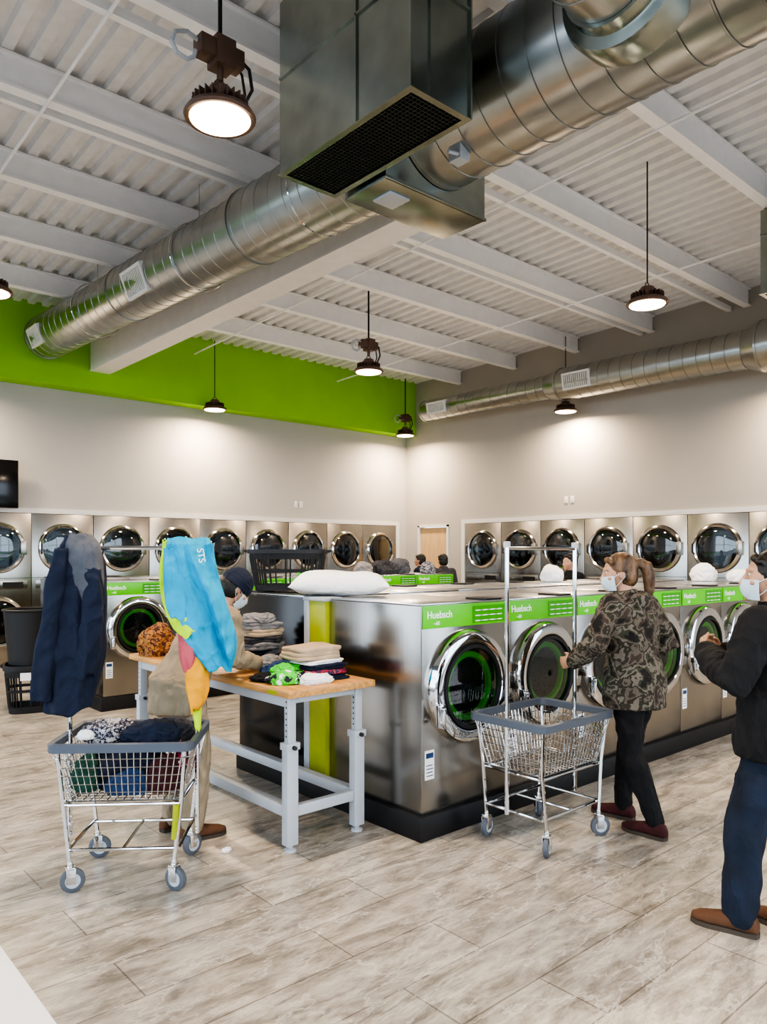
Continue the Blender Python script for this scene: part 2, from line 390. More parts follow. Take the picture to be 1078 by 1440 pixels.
b=MB(); b.box(3.28,3.69,4.12,4.26,4.12,5.05); b.box(3.27,3.68,4.12,4.27,3.70,4.14); b.box(3.27,3.68,4.50,4.27,3.71,4.53); b.box(3.25,3.70,4.30,3.28,4.1,5.0)
part('box_body',b,t,'galvd',.002)
part('access_hatch',MB().box(3.42,3.80,4.105,3.60,3.98,4.12),t,'greymetal',.002)
for x in (3.4,4.15): part('hanger_rod',MB().tube([(x,3.9,5.05),(x,3.9,zd(3.9))],.006,6),t,'chrome')
t=thing('return_air_duct','large rectangular sheet metal drop with a dark grille underneath','air duct')
def airbox(t,x0,y0,x1,y1,z0,z1,nx,ny):
    b=MB(); th=.01
    b.box(x0,y0,z0,x1,y0+th,z1); b.box(x0,y1-th,z0,x1,y1,z1); b.box(x0,y0+th,z0,x0+th,y1-th,z1); b.box(x1-th,y0+th,z0,x1,y1-th,z1)
    e=.03
    b.box(x0-e*.4,y0-e*.4,z0-.004,x1+e*.4,y0+e,z0); b.box(x0-e*.4,y1-e,z0-.004,x1+e*.4,y1+e*.4,z0); b.box(x0-e*.4,y0+e,z0-.004,x0+e,y1-e,z0); b.box(x1-e,y0+e,z0-.004,x1+e*.4,y1-e,z0)
    b.box(x0-.012,y0+.36*(y1-y0),z0,x0,y0+.36*(y1-y0)+.012,z1); b.box(x0-.015,y0-.015,z0,x0,y0,z1); b.box(x1,y0-.015,z0,x1+.012,y0,z1)
    b.box(x0-.012,y0,z0+.62,x0,y1,z0+.635); b.box(x0+.3*(x1-x0),y0-.012,z0,x0+.3*(x1-x0)+.01,y0,z1); b.box(x0,y0-.012,z0+.62,x1,y0,z0+.635)
    part('box_body',b,t,'galvd',smooth=False)
    b=MB()
    for i in range(1,nx): x=x0+(x1-x0)*i/nx; b.box(x-.003,y0+.03,z0+.004,x+.003,y1-.03,z0+.03)
    for i in range(1,ny): y=y0+(y1-y0)*i/ny; b.box(x0+.03,y-.003,z0+.002,x1-.03,y+.003,z0+.028)
    b.box(x0+.01,y0+.01,z0+.10,x1-.01,y1-.01,z0+.11)
    part('grille',b,t,'grille',smooth=False,label='dark egg-crate return grille')
    for x in (x0+.02,x1-.02):
        y=y1-.06; part('hanger_rod',MB().tube([(x,y,z1-.02),(x,y,zd(y))],.006,6),t,'chrome')
airbox(t,2.775,2.92,3.235,4.17,4.15,5.28,16,42)
t=thing('return_air_duct','narrow rectangular sheet metal drop hanging from the deck','air duct')
airbox(t,8.25,2.70,8.68,3.33,4.4,5.28,12,16)
t=thing('wall_duct','galvanised spiral duct stepping up in size along the beige wall','duct')
b=MB(); X=10.62
duct(b,(X,10.75,4.52),(X,7.75,4.5),.20,32); b.revolve((X,7.75,4.5),(0,-1,0),[(0,.205),(.25,.27)],32); duct(b,(X,7.5,4.5),(X,4.45,4.47),.265,40); b.revolve((X,4.45,4.47),(0,-1,0),[(0,.27),(.2,.35)],40); duct(b,(X,4.25,4.47),(X,-3,4.47),.345,40)
part('duct_pipe',b,t,'galv')
register(t,(X-.21,10.25,4.50),(-1,0,-.2),(0,1,0),.5,.22); register(t,(X-.26,7.05,4.47),(-1,0,-.2),(0,1,0),.52,.27)
# ---------------------------------------------------------------- pendants
def loop(c,r,a0,a1,ax,n=14):
    return [V(c)+V(ax)*(r*math.cos(a0+(a1-a0)*i/n))+V((0,0,r*math.sin(a0+(a1-a0)*i/n))) for i in range(n+1)]
def pendant(x,y,box,power):
    t=thing('pendant_light','round high bay pendant lamp '+('with boxed driver and looped conduit' if box else 'hanging on a thin cable'),'lamp',(x,y,4.1),0,group='high bay pendant lights')
    top=zb(y)+.2-4.1
    part('cable',MB().tube([(0,0,.36 if box else .2),(0,0,top)],.007 if not box else .012,8),t,'black')
    b=MB(); b.revolve((0,0,0),(0,0,1),[(-.012,.175),(-.015,.19),(.0,.20),(.025,.185),(.05,.14),(.06,.10),(.12,.085),(.16,.06),(.17,.02)],40)
    for i in range(24):
        a=2*pi*i/24; T=Matrix.Rotation(a,4,'Z'); b.box(.08,-.003,.045,.155,.003,.10,T)
    b.tube(loop((0,0,.17),.035,0,2*pi,(1,0,0)),.006,6)
    part('lamp_housing',b,t,'lamp')
    part('lens',MB().revolve((0,0,0),(0,0,1),[(-.02,.02),(-.018,.165),(-.008,.172)],40),t,'glow')
    if box:
        bx=MB().box(-.14,-.05,.30,.13,.05,.40); bx.box(-.05,-.06,.27,.07,.06,.43); bx.tube([(0,0,.2),(0,0,.3)],.02,8); part('driver_box',bx,t,'lamp',.006)
        c=MB(); c.tube([(-.13,0,.37),(-.2,0,.39),(-.27,0,.36),(-.29,0,.30),(-.26,0,.25),(-.2,0,.24),(-.16,0,.27),(-.15,0,.31)],.012,8)
        part('conduit',c,t,'greymetal')
        for pts,r in (([(.12,0,.38),(.2,.02,.36),(.22,.02,.25),(.17,.02,.15),(.1,0,.10)],.010),([(.12,.03,.36),(.17,.05,.33),(.19,.05,.22),(.13,.03,.12)],.008)):
            part('conduit',MB().tube(pts,r,8),t,'rubber',label='black flexible conduit')
    ld=bpy.data.lights.new('bulb','AREA'); ld.shape='DISK'; ld.size=.32; ld.energy=power; ld.color=(1.,.78,.57); ld.spread=math.radians(170)
    lo=bpy.data.objects.new('bulb',ld); COL.objects.link(lo); lo.parent=t; lo.location=(0,0,-.035)
PW=92
for (x,y,bx) in ((2.11,3.77,1),(6.80,3.81,0),(6.52,7.68,1),(6.28,11.40,0),(10.57,11.29,1),(10.84,7.58,0),(1.90,7.68,0),(2.1,-.2,0),(6.6,-.1,0),(10.8,3.8,0),(2.1,11.35,0)):
    pendant(x,y,bx,PW)
# ---------------------------------------------------------------- dryers
def dryer(loc,rz,dm='drum',cm='chrome'):
    t=thing('stacked_dryer','stainless steel stacked tumble dryer with round glass doors','dryer',loc,rz,group='wall of stacked dryers')
    w=DW; b=MB(); b.box(.004,0,0,w-.004,.7,DT-.005); part('cabinet',b,t,'steel',.005)
    for zc in (.66,1.75):
        b=MB().revolve((w/2,-.001,zc),(0,-1,0),[(0,.375),(.02,.375),(.045,.36),(.055,.345),(.045,.318),(.02,.31),(.0,.31)],48,closed=False,caps=False)
        dr=part('door',b,t,cm,label='round chrome-rimmed dryer door')
        b=MB().revolve((w/2,-.001,zc),(0,-1,0),[(.0,.311),(.003,.309),(.003,.02)],40); b2=part('drum',b,dr,dm)
        b=MB().revolve((w/2,-.02,zc),(0,-1,0),[(.0,.314),(.012,.28),(.022,.18),(.027,.05)],40,caps=True); part('glass',b,dr,'glass')
        b=MB().tube([(w/2-.33,-.04,zc-.09),(w/2-.345,-.09,zc-.06),(w/2-.345,-.09,zc+.06),(w/2-.33,-.04,zc+.09)],.012,8); part('handle',b,dr,'black')
        part('hinge',MB().box(w/2+.30,-.06,zc-.10,w/2+.385,-.002,zc+.10),dr,'steel',.004)
    b=MB().box(.06,-.006,1.14,w-.06,0,1.27); cp=part('control_panel',b,t,'steel',.002)
    b=MB().box(w-.4,-.010,1.165,w-.12,-.006,1.245); part('display',b,cp,'black')
    part('panel_seam',MB().box(.01,-.004,1.30,w-.01,0,1.306),t,'black')
    return t
p=dryer((LX0,YL-.02,0),0)
for i in range(1,10): copytree(p,(LX0+i*DW,YL-.02,0),0)
p=dryer((XR-.02,RY0,0),-pi/2,'drumrefl','chromed')
for i in range(1,8): copytree(p,(XR-.02,RY0-i*DW,0),-pi/2)
# ---------------------------------------------------------------- washers
W=.765; WH=1.223; Z0=.14
def washer(loc,rz):
    t=thing('washing_machine','stainless steel front-loading washer with green control strip','washing machine',loc,rz,group='rows of front-loading washers')
    w=W
    b=MB(); b.box(.003,0,0,w-.003,.865,WH-.012); part('cabinet',b,t,'steel',.006)
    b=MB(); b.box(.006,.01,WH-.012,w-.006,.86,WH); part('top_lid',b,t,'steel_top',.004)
    b=MB().box(.012,-.012,WH-.145,w-.012,0,WH-.012); cp=part('control_panel',b,t,'green',.003)
    b=MB().box(w*.56,-.015,WH-.132,w-.03,-.012,WH-.028); ds=part('display',b,cp,'greendark')
    for j in range(3):
        b=MB()
        for i in range(4): b.box(w*.59+i*.07,-.017,WH-.122+j*.032,w*.59+i*.07+.04,-.015,WH-.116+j*.032)
        b.box(w*.59,-.0153,WH-.120+j*.032,w*.59+.25,-.015,WH-.118+j*.032)
        part('button_row',b,cp,'inkwhite',smooth=False)
    me=textmesh('Huebsch',.060,.0008,.0009); me.materials.append(M['inkwhite']); o=obj('lettering',me,cp,(.035,-.0135,WH-.085))
    me=textmesh('~60',.032,.0008,.0004); me.materials.append(M['inkwhite']); o=obj('lettering',me,cp,(.09,-.0135,WH-.126))
    b=MB().box(w-.17,.02,WH,w-.02,.20,WH+.012); part('soap_dispenser',b,t,'black',.004)
    zc=.715
    b=MB().revolve((w/2,0,zc),(0,-1,0),[(0,.345),(.03,.345),(.06,.33),(.075,.30),(.07,.265),(.05,.245),(.0,.240)],56,caps=False); dr=part('door',b,t,'chrome',label='round polished chrome washer door')
    b=MB().revolve((w/2,-.001,zc),(0,-1,0),[(0,.245),(.004,.24),(.004,.01)],40); part('drum',b,dr,'drum')
    b=MB().revolve((w/2,-.004,zc),(0,-1,0),[(0,.208),(.02,.208),(.026,.198),(.026,.176),(.0,.170)],48,caps=False); part('gasket',b,dr,'gasket',label='green rubber ring with a faint added glow')
    b=MB().revolve((w/2,0,zc),(0,-1,0),[(.03,.262),(.055,.25),(.058,.2),(.060,.02)],40,caps=False); part('glass',b,dr,'glass')
    b=MB().revolve((w/2,0,zc),(0,-1,0),[(.05,.255),(.072,.252),(.072,.232),(.05,.228)],48,caps=False); part('glass_rim',b,dr,'black')
    b=MB(); b.box(.055,-.10,zc-.20,.10,-.06,zc-.07); b.tube([(.08,-.05,zc-.18),(.075,-.11,zc-.17),(.075,-.115,zc-.09),(.09,-.06,zc-.08)],.014,8); part('handle',b,dr,'chrome',.003)
    for s in (-1,1): part('hinge',MB().box(w-.10,-.07,zc+s*.085-.035,w-.03,0,zc+s*.085+.035),dr,'steel',.005)
    b=MB().box(.03,-.003,.20,.105,0,.37); st=part('sticker',b,t,'white',label='white instruction sticker'); part('sticker_print',MB().box(.038,-.004,.325,.097,-.003,.355),st,'blue',smooth=False)
    for k in range(4): part('printed_line',MB().box(.04,-.004,.22+k*.02,.095-.005*(k%2),-.003,.225+k*.02),st,'blue',smooth=False)
    return t
IX=3.04; NW=7
p=washer((IX,3.114,Z0),0)
for i in range(1,NW): copytree(p,(IX+i*W,3.114,Z0),0)
for i in range(NW): copytree(p,(IX+(i+1)*W,5.10,Z0),pi)
for i in range(NW): copytree(p,(IX+i*W,7.90,Z0),0)
for i in range(NW): copytree(p,(IX+(i+1)*W,9.90,Z0),pi)
for y0 in (3.114,7.90):
    xe=IX+NW*W
    b=MB().box(IX-.03,y0-.03,0,xe+.03,y0+2.016,Z0-.001); thing('machine_plinth','black base plinth under a double row of washers','base',me=b.mesh('plinth',[M['black']],.006),group='black machine plinths')
    b=MB().box(IX-.02,y0+1.125,Z0,IX-.002,y0+1.98,1.35); thing('black_partition','glossy black board closing the back row of washers','partition',me=b.mesh('endp',[M['blackpanel']],.003),group='black end boards')
    t=thing('end_post','lime green post between two washer rows','post',group='lime end posts')
    part('post_panel',MB().box(IX-.03,y0+.875,Z0+.001,IX+.10,y0+1.05,1.34),t,'lime',.004)
    part('grey_side',MB().box(IX-.035,y0+1.052,Z0+.001,IX+.10,y0+1.11,1.34),t,'greymetal',.004)
    part('post_cap',MB().box(IX-.04,y0+.87,1.34,IX+.11,y0+1.115,1.365),t,'greymetal',.004)
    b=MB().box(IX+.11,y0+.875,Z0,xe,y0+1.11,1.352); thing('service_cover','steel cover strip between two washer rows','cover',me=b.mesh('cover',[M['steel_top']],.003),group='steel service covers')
t=thing('television','black flat television on a wall bracket','television',(2.1,11.86,2.33),0)
part('screen',MB().box(0,-.03,0,1.21,.0,.70),t,'tv',.006); part('bracket',MB().box(.4,0,.2,.8,.135,.5),t,'black',.003)
# ---------------------------------------------------------------- workbench table
TY1=5.52
t=thing('folding_table','butcher block folding table on grey adjustable steel legs','table',(0,0,0))
part('tabletop',MB().box(2.32,3.40,.865,2.94,TY1,.905),t,'butcher',.006)
b=MB().box(2.37,3.48,.80,2.40,TY1-.08,.865).box(2.86,3.48,.80,2.89,TY1-.08,.865).box(2.40,3.48,.82,2.86,3.51,.864).box(2.40,TY1-.11,.82,2.86,TY1-.08,.864); part('apron',b,t,'greymetal',.002)
for (x,y) in ((2.39,3.49),(2.87,3.49),(2.39,TY1-.09),(2.87,TY1-.09)):
    b=MB(); b.box(x-.037,y-.028,.035,x+.037,y+.028,.60); lg=part('leg',b,t,'greymetal',.004)
    b=MB(); b.box(x-.026,y-.02,.60,x+.026,y+.02,.865); b.box(x-.045,y-.035,.565,x+.045,y+.035,.605); part('leg_extension',b,lg,'greymetal',.003)
    for k in range(7):
        b=MB(); b.tube([(x-.0268,y,.64+k*.032),(x+.0268,y,.64+k*.032)],.006,8); part('adjustment_hole',b,lg,'rubber')
    part('knob',MB().tube([(x,y-.03,.58),(x,y-.055,.58)],.012,10),lg,'rubber')
    b=MB(); b.revolve((x,y,.0),(0,0,1),[(0,.035),(.012,.035),(.02,.015),(.04,.015)],20); part('foot',b,lg,'greymetal')
for bx in ((2.36,3.52,2.42,TY1-.12),(2.84,3.52,2.90,TY1-.12)): part('side_rail',MB().box(bx[0],bx[1],.19,bx[2],bx[3],.25),t,'greymetal',.003)
for y in (3.47,TY1-.11): part('cross_bar',MB().box(2.43,y,.19,2.83,y+.04,.25),t,'greymetal',.003)
part('brand_plate',MB().box(2.316,3.52,.872,2.32,3.60,.895),t,'lime')
t=thing('white_table','plain white laminate table top with slim legs','table')
part('tabletop',MB().box(-.35,.25,.72,.49,3.1,.75),t,'white',.006)
for x in (-.3,.44):
    for y in (.3,3.05): part('leg',MB().box(x-.02,y-.02,0,x+.02,y+.02,.72),t,'greymetal',.003)
# ---------------------------------------------------------------- laundry carts
def cart(loc,rz,label,yellow=False):
    t=thing('laundry_cart',label,'laundry cart',loc,rz,group='chrome wire laundry carts')
    tx,ty,bx,by=.335,.26,.275,.20; zt,zbm=.72,.44
    def rr(hx,hy,z,r=.05,n=5):
        pts=[]
        for (sx,sy,a0) in ((1,1,0),(-1,1,pi/2),(-1,-1,pi),(1,-1,3*pi/2)):
            for i in range(n+1):
                a=a0+pi/2*i/n; pts.append(V((sx*(hx-r)+r*math.cos(a),sy*(hy-r)+r*math.sin(a),z)))
        return pts
    b=MB(); pts=rr(tx,ty,zt)
    R=[]
    for i,p in enumerate(pts):
        q=V((p.x,p.y,0)).normalized(); R.append([p+q*.018+V((0,0,-.028)),p+q*.02+V((0,0,.012)),p+V((0,0,.018)),p-q*.012+V((0,0,.01)),p-q*.01+V((0,0,-.028))])
    b.rings(R,closed=True); part('rim',b,t,'rim',label='dark grey plastic bumper rim')
    b=MB(); nlev=6
    for k in range(nlev+1):
        f=k/nlev; b.tube(rr(bx+(tx-bx)*f,by+(ty-by)*f,zbm+(zt-.02-zbm)*f),.0026 if k else .004,5,closed=True)
    def lerpline(side,s):
        if side<2:
            y=(1 if side else -1); return V((s*tx,y*ty,zt-.02)),V((s*bx,y*by,zbm))
        x=(1 if side==3 else -1); return V((x*tx,s*ty,zt-.02)),V((x*bx,s*by,zbm))
    for side in (0,1):
        for i in range(19):
            s=-.9+1.8*i/18; a,c=lerpline(side,s); b.tube([a,c],.0026,5)
    for side in (2,3):
        for i in range(14):
            s=-.88+1.76*i/13; a,c=lerpline(side,s); b.tube([a,c],.0026,5)
    for i in range(15): x=-bx+2*bx*i/14; b.tube([(x,-by,zbm),(x,by,zbm)],.0026,5)
    for i in range(11): y=-by+2*by*i/10; b.tube([(-bx,y,zbm),(bx,y,zbm)],.0026,5)
    part('basket',b,t,'chrome',label='chrome wire basket')
    b=MB(); lx,ly=.25,.215
    for sx in (-1,1):
        for sy in (-1,1): b.tube([(sx*(tx-.03),sy*(ty-.03),zt-.03),(sx*(bx+.01),sy*(by+.01),.44),(sx*lx,sy*ly,.13)],.011,8)
    for z,k in ((.42,1.0),(.20,.97)):
        q=[(bx*k,by,z),(-bx*k,by,z),(-bx*k,-by,z),(bx*k,-by,z)]
        for i in range(4): b.tube([q[i],q[(i+1)%4]],.009,8)
    b.tube([(0,-by,.20),(0,by,.20)],.008,8)
    part('frame',b,t,'chrome')
    for sx in (-1,1):
        b=MB().tube([(sx*.325,0,.20),(sx*.325,0,.75),(sx*.325,0,1.705)],.0125,10)
        part('upright_pole',b,t,'chrome')
        b=MB().revolve((sx*.325,0,1.69),(0,0,1),[(0,.02),(.03,.02),(.035,.01)],14); part('pole_cap',b,t,'greymetal')
    part('hanging_bar',MB().tube([(-.325,0,1.685),(.325,0,1.685)],.011,10),t,'chrome')
    if yellow: part('yellow_sleeve',MB().tube([(.25,-.215,.25),(.262,-.222,.42)],.014,10),t,'lime')
    for sx,sy,ang in ((-1,-1,.4),(1,-1,-.5),(1,1,.9),(-1,1,.2)):
        b=MB(); x,y=sx*lx,sy*ly; T=Matrix.Translation((x,y,0))@Matrix.Rotation(ang,4,'Z')
        b.box(-.02,-.022,.112,.02,.022,.125,T); b.box(-.018,-.022,.045,.026,-.018,.12,T); b.box(-.018,.018,.045,.026,.022,.12,T); b.revolve((x,y,.12),(0,0,1),[(0,.014),(.03,.012)],12)
        f=part('caster',b,t,'chrome',.001)
        b=MB(); c=T@V((.012,0,.058)); ax=T.to_3x3()@V((0,1,0))
        b.revolve(c-ax*.015,ax,[(0,.03),(0,.050),(.004,.058),(.026,.058),(.030,.050),(.030,.03)],24); b.cur=1; b.revolve(c-ax*.016,ax,[(0,.036),(.032,.036)],20)
        part('wheel',b,f,['greywheel','greymetal'])
    return t
CL=V((1.62,3.79,0)); AL=-.66
cart(tuple(CL),AL,'chrome laundry cart full of dark clothes, garments on bar',True)
CR=V((3.63,2.70,0)); cart(tuple(CR),0,'empty chrome laundry cart with hanging bar beside washers')
# ---------------------------------------------------------------- cloth helpers
def drape(name,label,cat,origin,rz,rows,m,folds=4,amp=.02,seed=0,parent=None,n=150,th=.005,hem=.03,diag=.0,label2=None):
    R=[]; K=14
    for i in range(len(rows)-1):
        for k in range(K):
            f=k/K
            R.append([rows[i][j]+(rows[i+1][j]-rows[i][j])*f for j in range(5)])
    R.append(list(rows[-1])); N=len(R)
    for _ in range(14):
        Q=[r[:] for r in R]
        for i in range(1,N-1):
            for j in range(1,5): R[i][j]=(Q[i-1][j]+Q[i][j]*2+Q[i+1][j])/4
    rings=[]
    for i,(z,xl,xr,hy,yc) in enumerate(R):
        f=i/(N-1); A=amp*(.6+.4*f); ring=[]
        for j in range(n):
            t=2*pi*j/n; ct,st=math.cos(t),math.sin(t)
            xn=math.copysign(abs(ct)**.85,ct)
            ed=noise.noise(V((seed*2.3+math.copysign(3,ct),z*5,1)))*.022*min(1,f*5)*abs(ct)
            x=(xl+xr)/2+(xr-xl)/2*xn+ed
            side=1 if st>0 else -1
            w=min(1,abs(st)*1.6)
            sk=x+diag*z*.2+.04*noise.noise(V((x*3,z*3,seed)))
            g1=noise.noise(V((sk*folds*4.2+seed*3.7,z*.9,side*3+seed)))
            a=1-3.6*abs(g1); a=max(-1.2,a)
            c=noise.noise(V((sk*folds*8+seed,z*3+x*5,side*5+seed)))*1.8
            e=1-2.6*abs(noise.noise(V((x*8+z*6,z*10-x*5,side*2+seed))))
            y=yc+side*hy*abs(st)**.6+w*side*(A*a+A*.35*c+.010*e)
            zz=z
            if i>N-12: zz+=hem*noise.noise(V((xn*1.4+seed,side*.4,.5)))*(i-(N-12))/11
            if i<8: zz+=.015*noise.noise(V((xn*1.8+seed,side,4)))*(8-i)/8
            ring.append(V((x,y,zz)))
        rings.append(ring)
    b=MB().rings(rings,caps=False); me=b.mesh(name,[M[m]],angle=180)
    o=obj('tmp',me); md=o.modifiers.new('s','SOLIDIFY'); md.thickness=th; md.offset=1; bpy.context.view_layer.update()
    r=bpy.data.meshes.new_from_object(o.evaluated_get(bpy.context.evaluated_depsgraph_get())); bpy.data.objects.remove(o); r.shade_smooth()
    if parent: return obj(name,r,parent,label=label2)
    return thing(name,label,cat,origin,rz,r)
def heap(name,label,cat,loc,sx,sy,sz,m,amp=.3,fr=1.7,seed=0,rz=0,flat=-.5,group=None):
    bm=bmesh.new(); bmesh.ops.create_icosphere(bm,subdivisions=5,radius=1)
    for v in bm.verts:
        p=v.co.copy(); q=p*fr+V((seed*3.1,seed*1.7,seed))
        wq=V((noise.noise(q+V((5,0,0))),noise.noise(q+V((0,5,0))),noise.noise(q+V((0,0,5)))))*.6
        r1=1-abs(noise.noise(q*1.3+wq))*3.2; r2=1-abs(noise.noise(q*2.6+wq*1.5))*3.0; r3=1-abs(noise.noise(q*5+wq*2))*2.6
        a=.7*noise.noise(q*.8)+.30*r1+.20*r2+.08*r3-.25
        p*=1+amp*a
        if p.z<flat: p.z=flat+(p.z-flat)*.05
        v.co=V((p.x*sx,p.y*sy,(p.z-flat)*sz))
    me=bpy.data.meshes.new(name); bm.to_mesh(me); bm.free(); me.materials.append(M[m]); me.shade_smooth()
    return thing(name,label,cat,loc,rz,me,group=group)
def folded(name,label,loc,w,d,h,m,layers=3,rz=0,seed=0):
    b=MB()
    lh=h/layers; rings=[]
    for L in range(layers):
        ww=w*(1-.07*random.random()); dd=d*(1-.08*random.random()); ox=(random.random()-.5)*.022; oy=(random.random()-.5)*.018
        for t,k in ((.02,.90),(.15,.97),(.5,1.0),(.85,.97),(.98,.90)):
            ring=[]
            for j in range(64):
                a=2*pi*j/64; ct,st=math.cos(a),math.sin(a)
                ct=math.copysign(abs(ct)**.3,ct); st=math.copysign(abs(st)**.3,st)
                kk=1-(1-k)*.35
                p=V((ox+ww/2*kk*ct,oy+dd/2*kk*st,L*lh+lh*t)); q=noise.noise(V((p.x*8+seed*3,p.y*8,L*.7)))
                p.z+=.013*q*(1 if L else t); p.x+=.016*noise.noise(V((p.y*12,seed,L))); p.y+=.016*noise.noise(V((p.x*12,seed+5,L)))
                ring.append(p)
            rings.append(ring)
    top=rings[-1]; c=sum(top,V((0,0,0)))/len(top)
    for k in (.75,.45,.15): rings.append([c+(p-c)*k+V((0,0,.006*(1-k)+.006*noise.noise(V((p.x*k*14,p.y*k*14,seed))))) for p in top])
    b.rings(rings)
    me=b.mesh(name,[M[m]],angle=70); return thing(name,label,'clothes',loc,rz,me,group='folded clothes on the table')
def cl(x,y,z=0):
    r=Matrix.Rotation(AL,3,'Z')@V((x,y,0)); return (CL.x+r.x,CL.y+r.y,z)
O=tuple(CL)
j=drape('jacket','dark navy jacket draped over the cart pole','jacket',O,AL,[(1.745,-.33,-.23,.025,-.01),(1.70,-.35,-.18,.045,-.02),(1.60,-.37,-.155,.06,-.03),(1.42,-.385,-.145,.07,-.04),(1.2,-.405,-.145,.075,-.04),(1.02,-.425,-.155,.07,-.04),(.87,-.43,-.19,.06,-.04)],'navy',2.6,.028,1,hem=.05)
drape('sleeve','','',None,0,[(1.68,-.36,-.30,.03,-.085),(1.50,-.395,-.31,.045,-.10),(1.25,-.43,-.34,.05,-.11),(1.05,-.46,-.36,.045,-.11),(.92,-.465,-.38,.04,-.11)],'navy',3,.008,3,parent=j,n=80)
drape('sleeve','','',None,0,[(1.58,-.21,-.14,.03,-.10),(1.42,-.22,-.13,.035,-.115),(1.2,-.24,-.14,.04,-.115),(1.04,-.255,-.17,.035,-.115)],'navy',3,.007,8,parent=j,n=80)
drape('collar','','',None,0,[(1.755,-.305,-.215,.03,-.03),(1.70,-.32,-.17,.05,-.045),(1.60,-.29,-.145,.045,-.07),(1.48,-.24,-.14,.035,-.09),(1.40,-.21,-.15,.025,-.10)],'greyd',3,.007,4,parent=j,n=80,label2='grey fleece collar and lining')
s=drape('shirt','bright cyan athletic shirt with white letters hung on bar','shirt',O,AL,[(1.735,.18,.38,.03,-.01),(1.70,.17,.40,.055,-.02),(1.58,.175,.44,.07,-.03),(1.45,.195,.475,.08,-.04),(1.32,.23,.505,.08,-.05),(1.22,.28,.52,.07,-.05),(1.13,.34,.525,.06,-.05),(1.07,.40,.51,.04,-.05)],'cyan',3.0,.050,5,diag=1.5,hem=.06,n=220)
drape('sleeve','','',None,0,[(1.68,.175,.25,.03,-.08),(1.52,.185,.28,.04,-.11),(1.40,.20,.30,.04,-.125),(1.33,.23,.30,.03,-.13)],'cyan',3,.014,6,parent=s,n=80)
drape('lime_lining','','',None,0,[(1.72,.158,.19,.02,-.045),(1.58,.150,.19,.025,-.07),(1.42,.165,.25,.02,-.10),(1.34,.20,.30,.02,-.135),(1.28,.235,.35,.02,-.145),(1.245,.27,.34,.015,-.145)],'limec',4,.010,14,parent=s,n=80)
me=textmesh('STS',.048,.0012,.0002); me.materials.append(M['inkwhite']); o=obj('lettering',me,s,(.35,-.150,1.68)); o.rotation_euler=(0,pi/2*.9,.0)
drape('garment','lime green garment hanging down along the cart pole','garment',O,AL,[(1.30,.25,.33,.02,-.05),(1.15,.27,.345,.025,-.05),(.95,.315,.35,.02,-.045),(.76,.325,.35,.012,-.04)],'limec',3,.008,7,n=60)
drape('garment','pink garment hanging below the cyan shirt','garment',O,AL,[(1.29,.25,.30,.025,-.09),(1.20,.255,.33,.035,-.10),(1.12,.265,.345,.035,-.10),(1.06,.28,.32,.02,-.10)],'pink',5,.018,18,n=80,hem=.04)
drape('garment','orange yellow garment hanging low beside the cart pole','garment',O,AL,[(1.16,.29,.34,.025,-.08),(1.06,.285,.38,.04,-.09),(.97,.29,.395,.04,-.095),(.91,.295,.38,.03,-.09),(.86,.31,.34,.02,-.09)],'yellow',5,.022,9,n=80,hem=.03)
for i,(nm,lb,x,y,z,sx,sy,sz,m) in enumerate([
 ('garment','dark navy clothes bundled in the cart basket',-.03,.00,.46,.22,.15,.16,'navy'),
 ('sweater','navy and white patterned sweater lying in the cart',-.14,.03,.69,.14,.12,.07,'patternw'),
 ('garment','black garment draped over the cart load',.10,-.02,.68,.15,.13,.08,'navy'),
 ('garment','dark green garment in the wire basket',-.20,-.11,.47,.07,.07,.12,'darkgreen'),
 ('garment','maroon garment in the wire basket',.18,-.11,.46,.08,.07,.12,'maroon'),
 ('garment','blue garment near the basket bottom',.02,-.13,.455,.12,.05,.08,'blue'),
 ('towel','patterned red and white cloth in the basket',.24,.03,.50,.035,.10,.13,'patternr'),
 ('sock','small white cloth on top of the cart load',-.22,-.07,.715,.045,.035,.03,'whitec'),
 ('garment','charcoal garment on the cart load',.20,.08,.67,.10,.10,.08,'charcoal')]):
    heap(nm,lb,'clothes',cl(x,y,z),sx,sy,sz,m,seed=i+2,rz=AL+i*.02,group='clothes in the cart basket')
# ---------------------------------------------------------------- table contents
TZ=.906
heap('laundry_bundle','brown patterned blanket bundle on the table','blanket',(2.45,5.32,TZ),.14,.14,.15,'pattern',amp=.3,seed=21)
for i,(lb_,x,y,z,sx,sy,sz,m) in enumerate([('dark blue garment crumpled on the table',2.72,4.08,TZ,.15,.13,.09,'navy'),('blue jeans crumpled on the table',2.64,3.90,TZ,.16,.11,.06,'blue'),('grey shirt crumpled among dark clothes',2.58,4.00,TZ+.03,.09,.10,.06,'greyc'),('bright green and white shirt crumpled at table edge',2.50,3.66,TZ,.14,.10,.05,'patternc'),
   ('lime green shirt crumpled on the pile',2.52,3.72,TZ+.05,.09,.07,.035,'greenc'),('white shirt crumpled at the table corner',2.60,3.54,TZ,.11,.07,.04,'whitec'),('black garment lying at the table edge',2.44,3.80,TZ,.10,.09,.03,'blackc'),('dark purple garment thrown on the dark pile',2.78,4.02,TZ+.09,.11,.09,.05,'charcoal')]):
    heap('garment',lb_,'clothes',(x,y,z),sx,sy,sz,m,seed=22+i,group='crumpled clothes on the table')
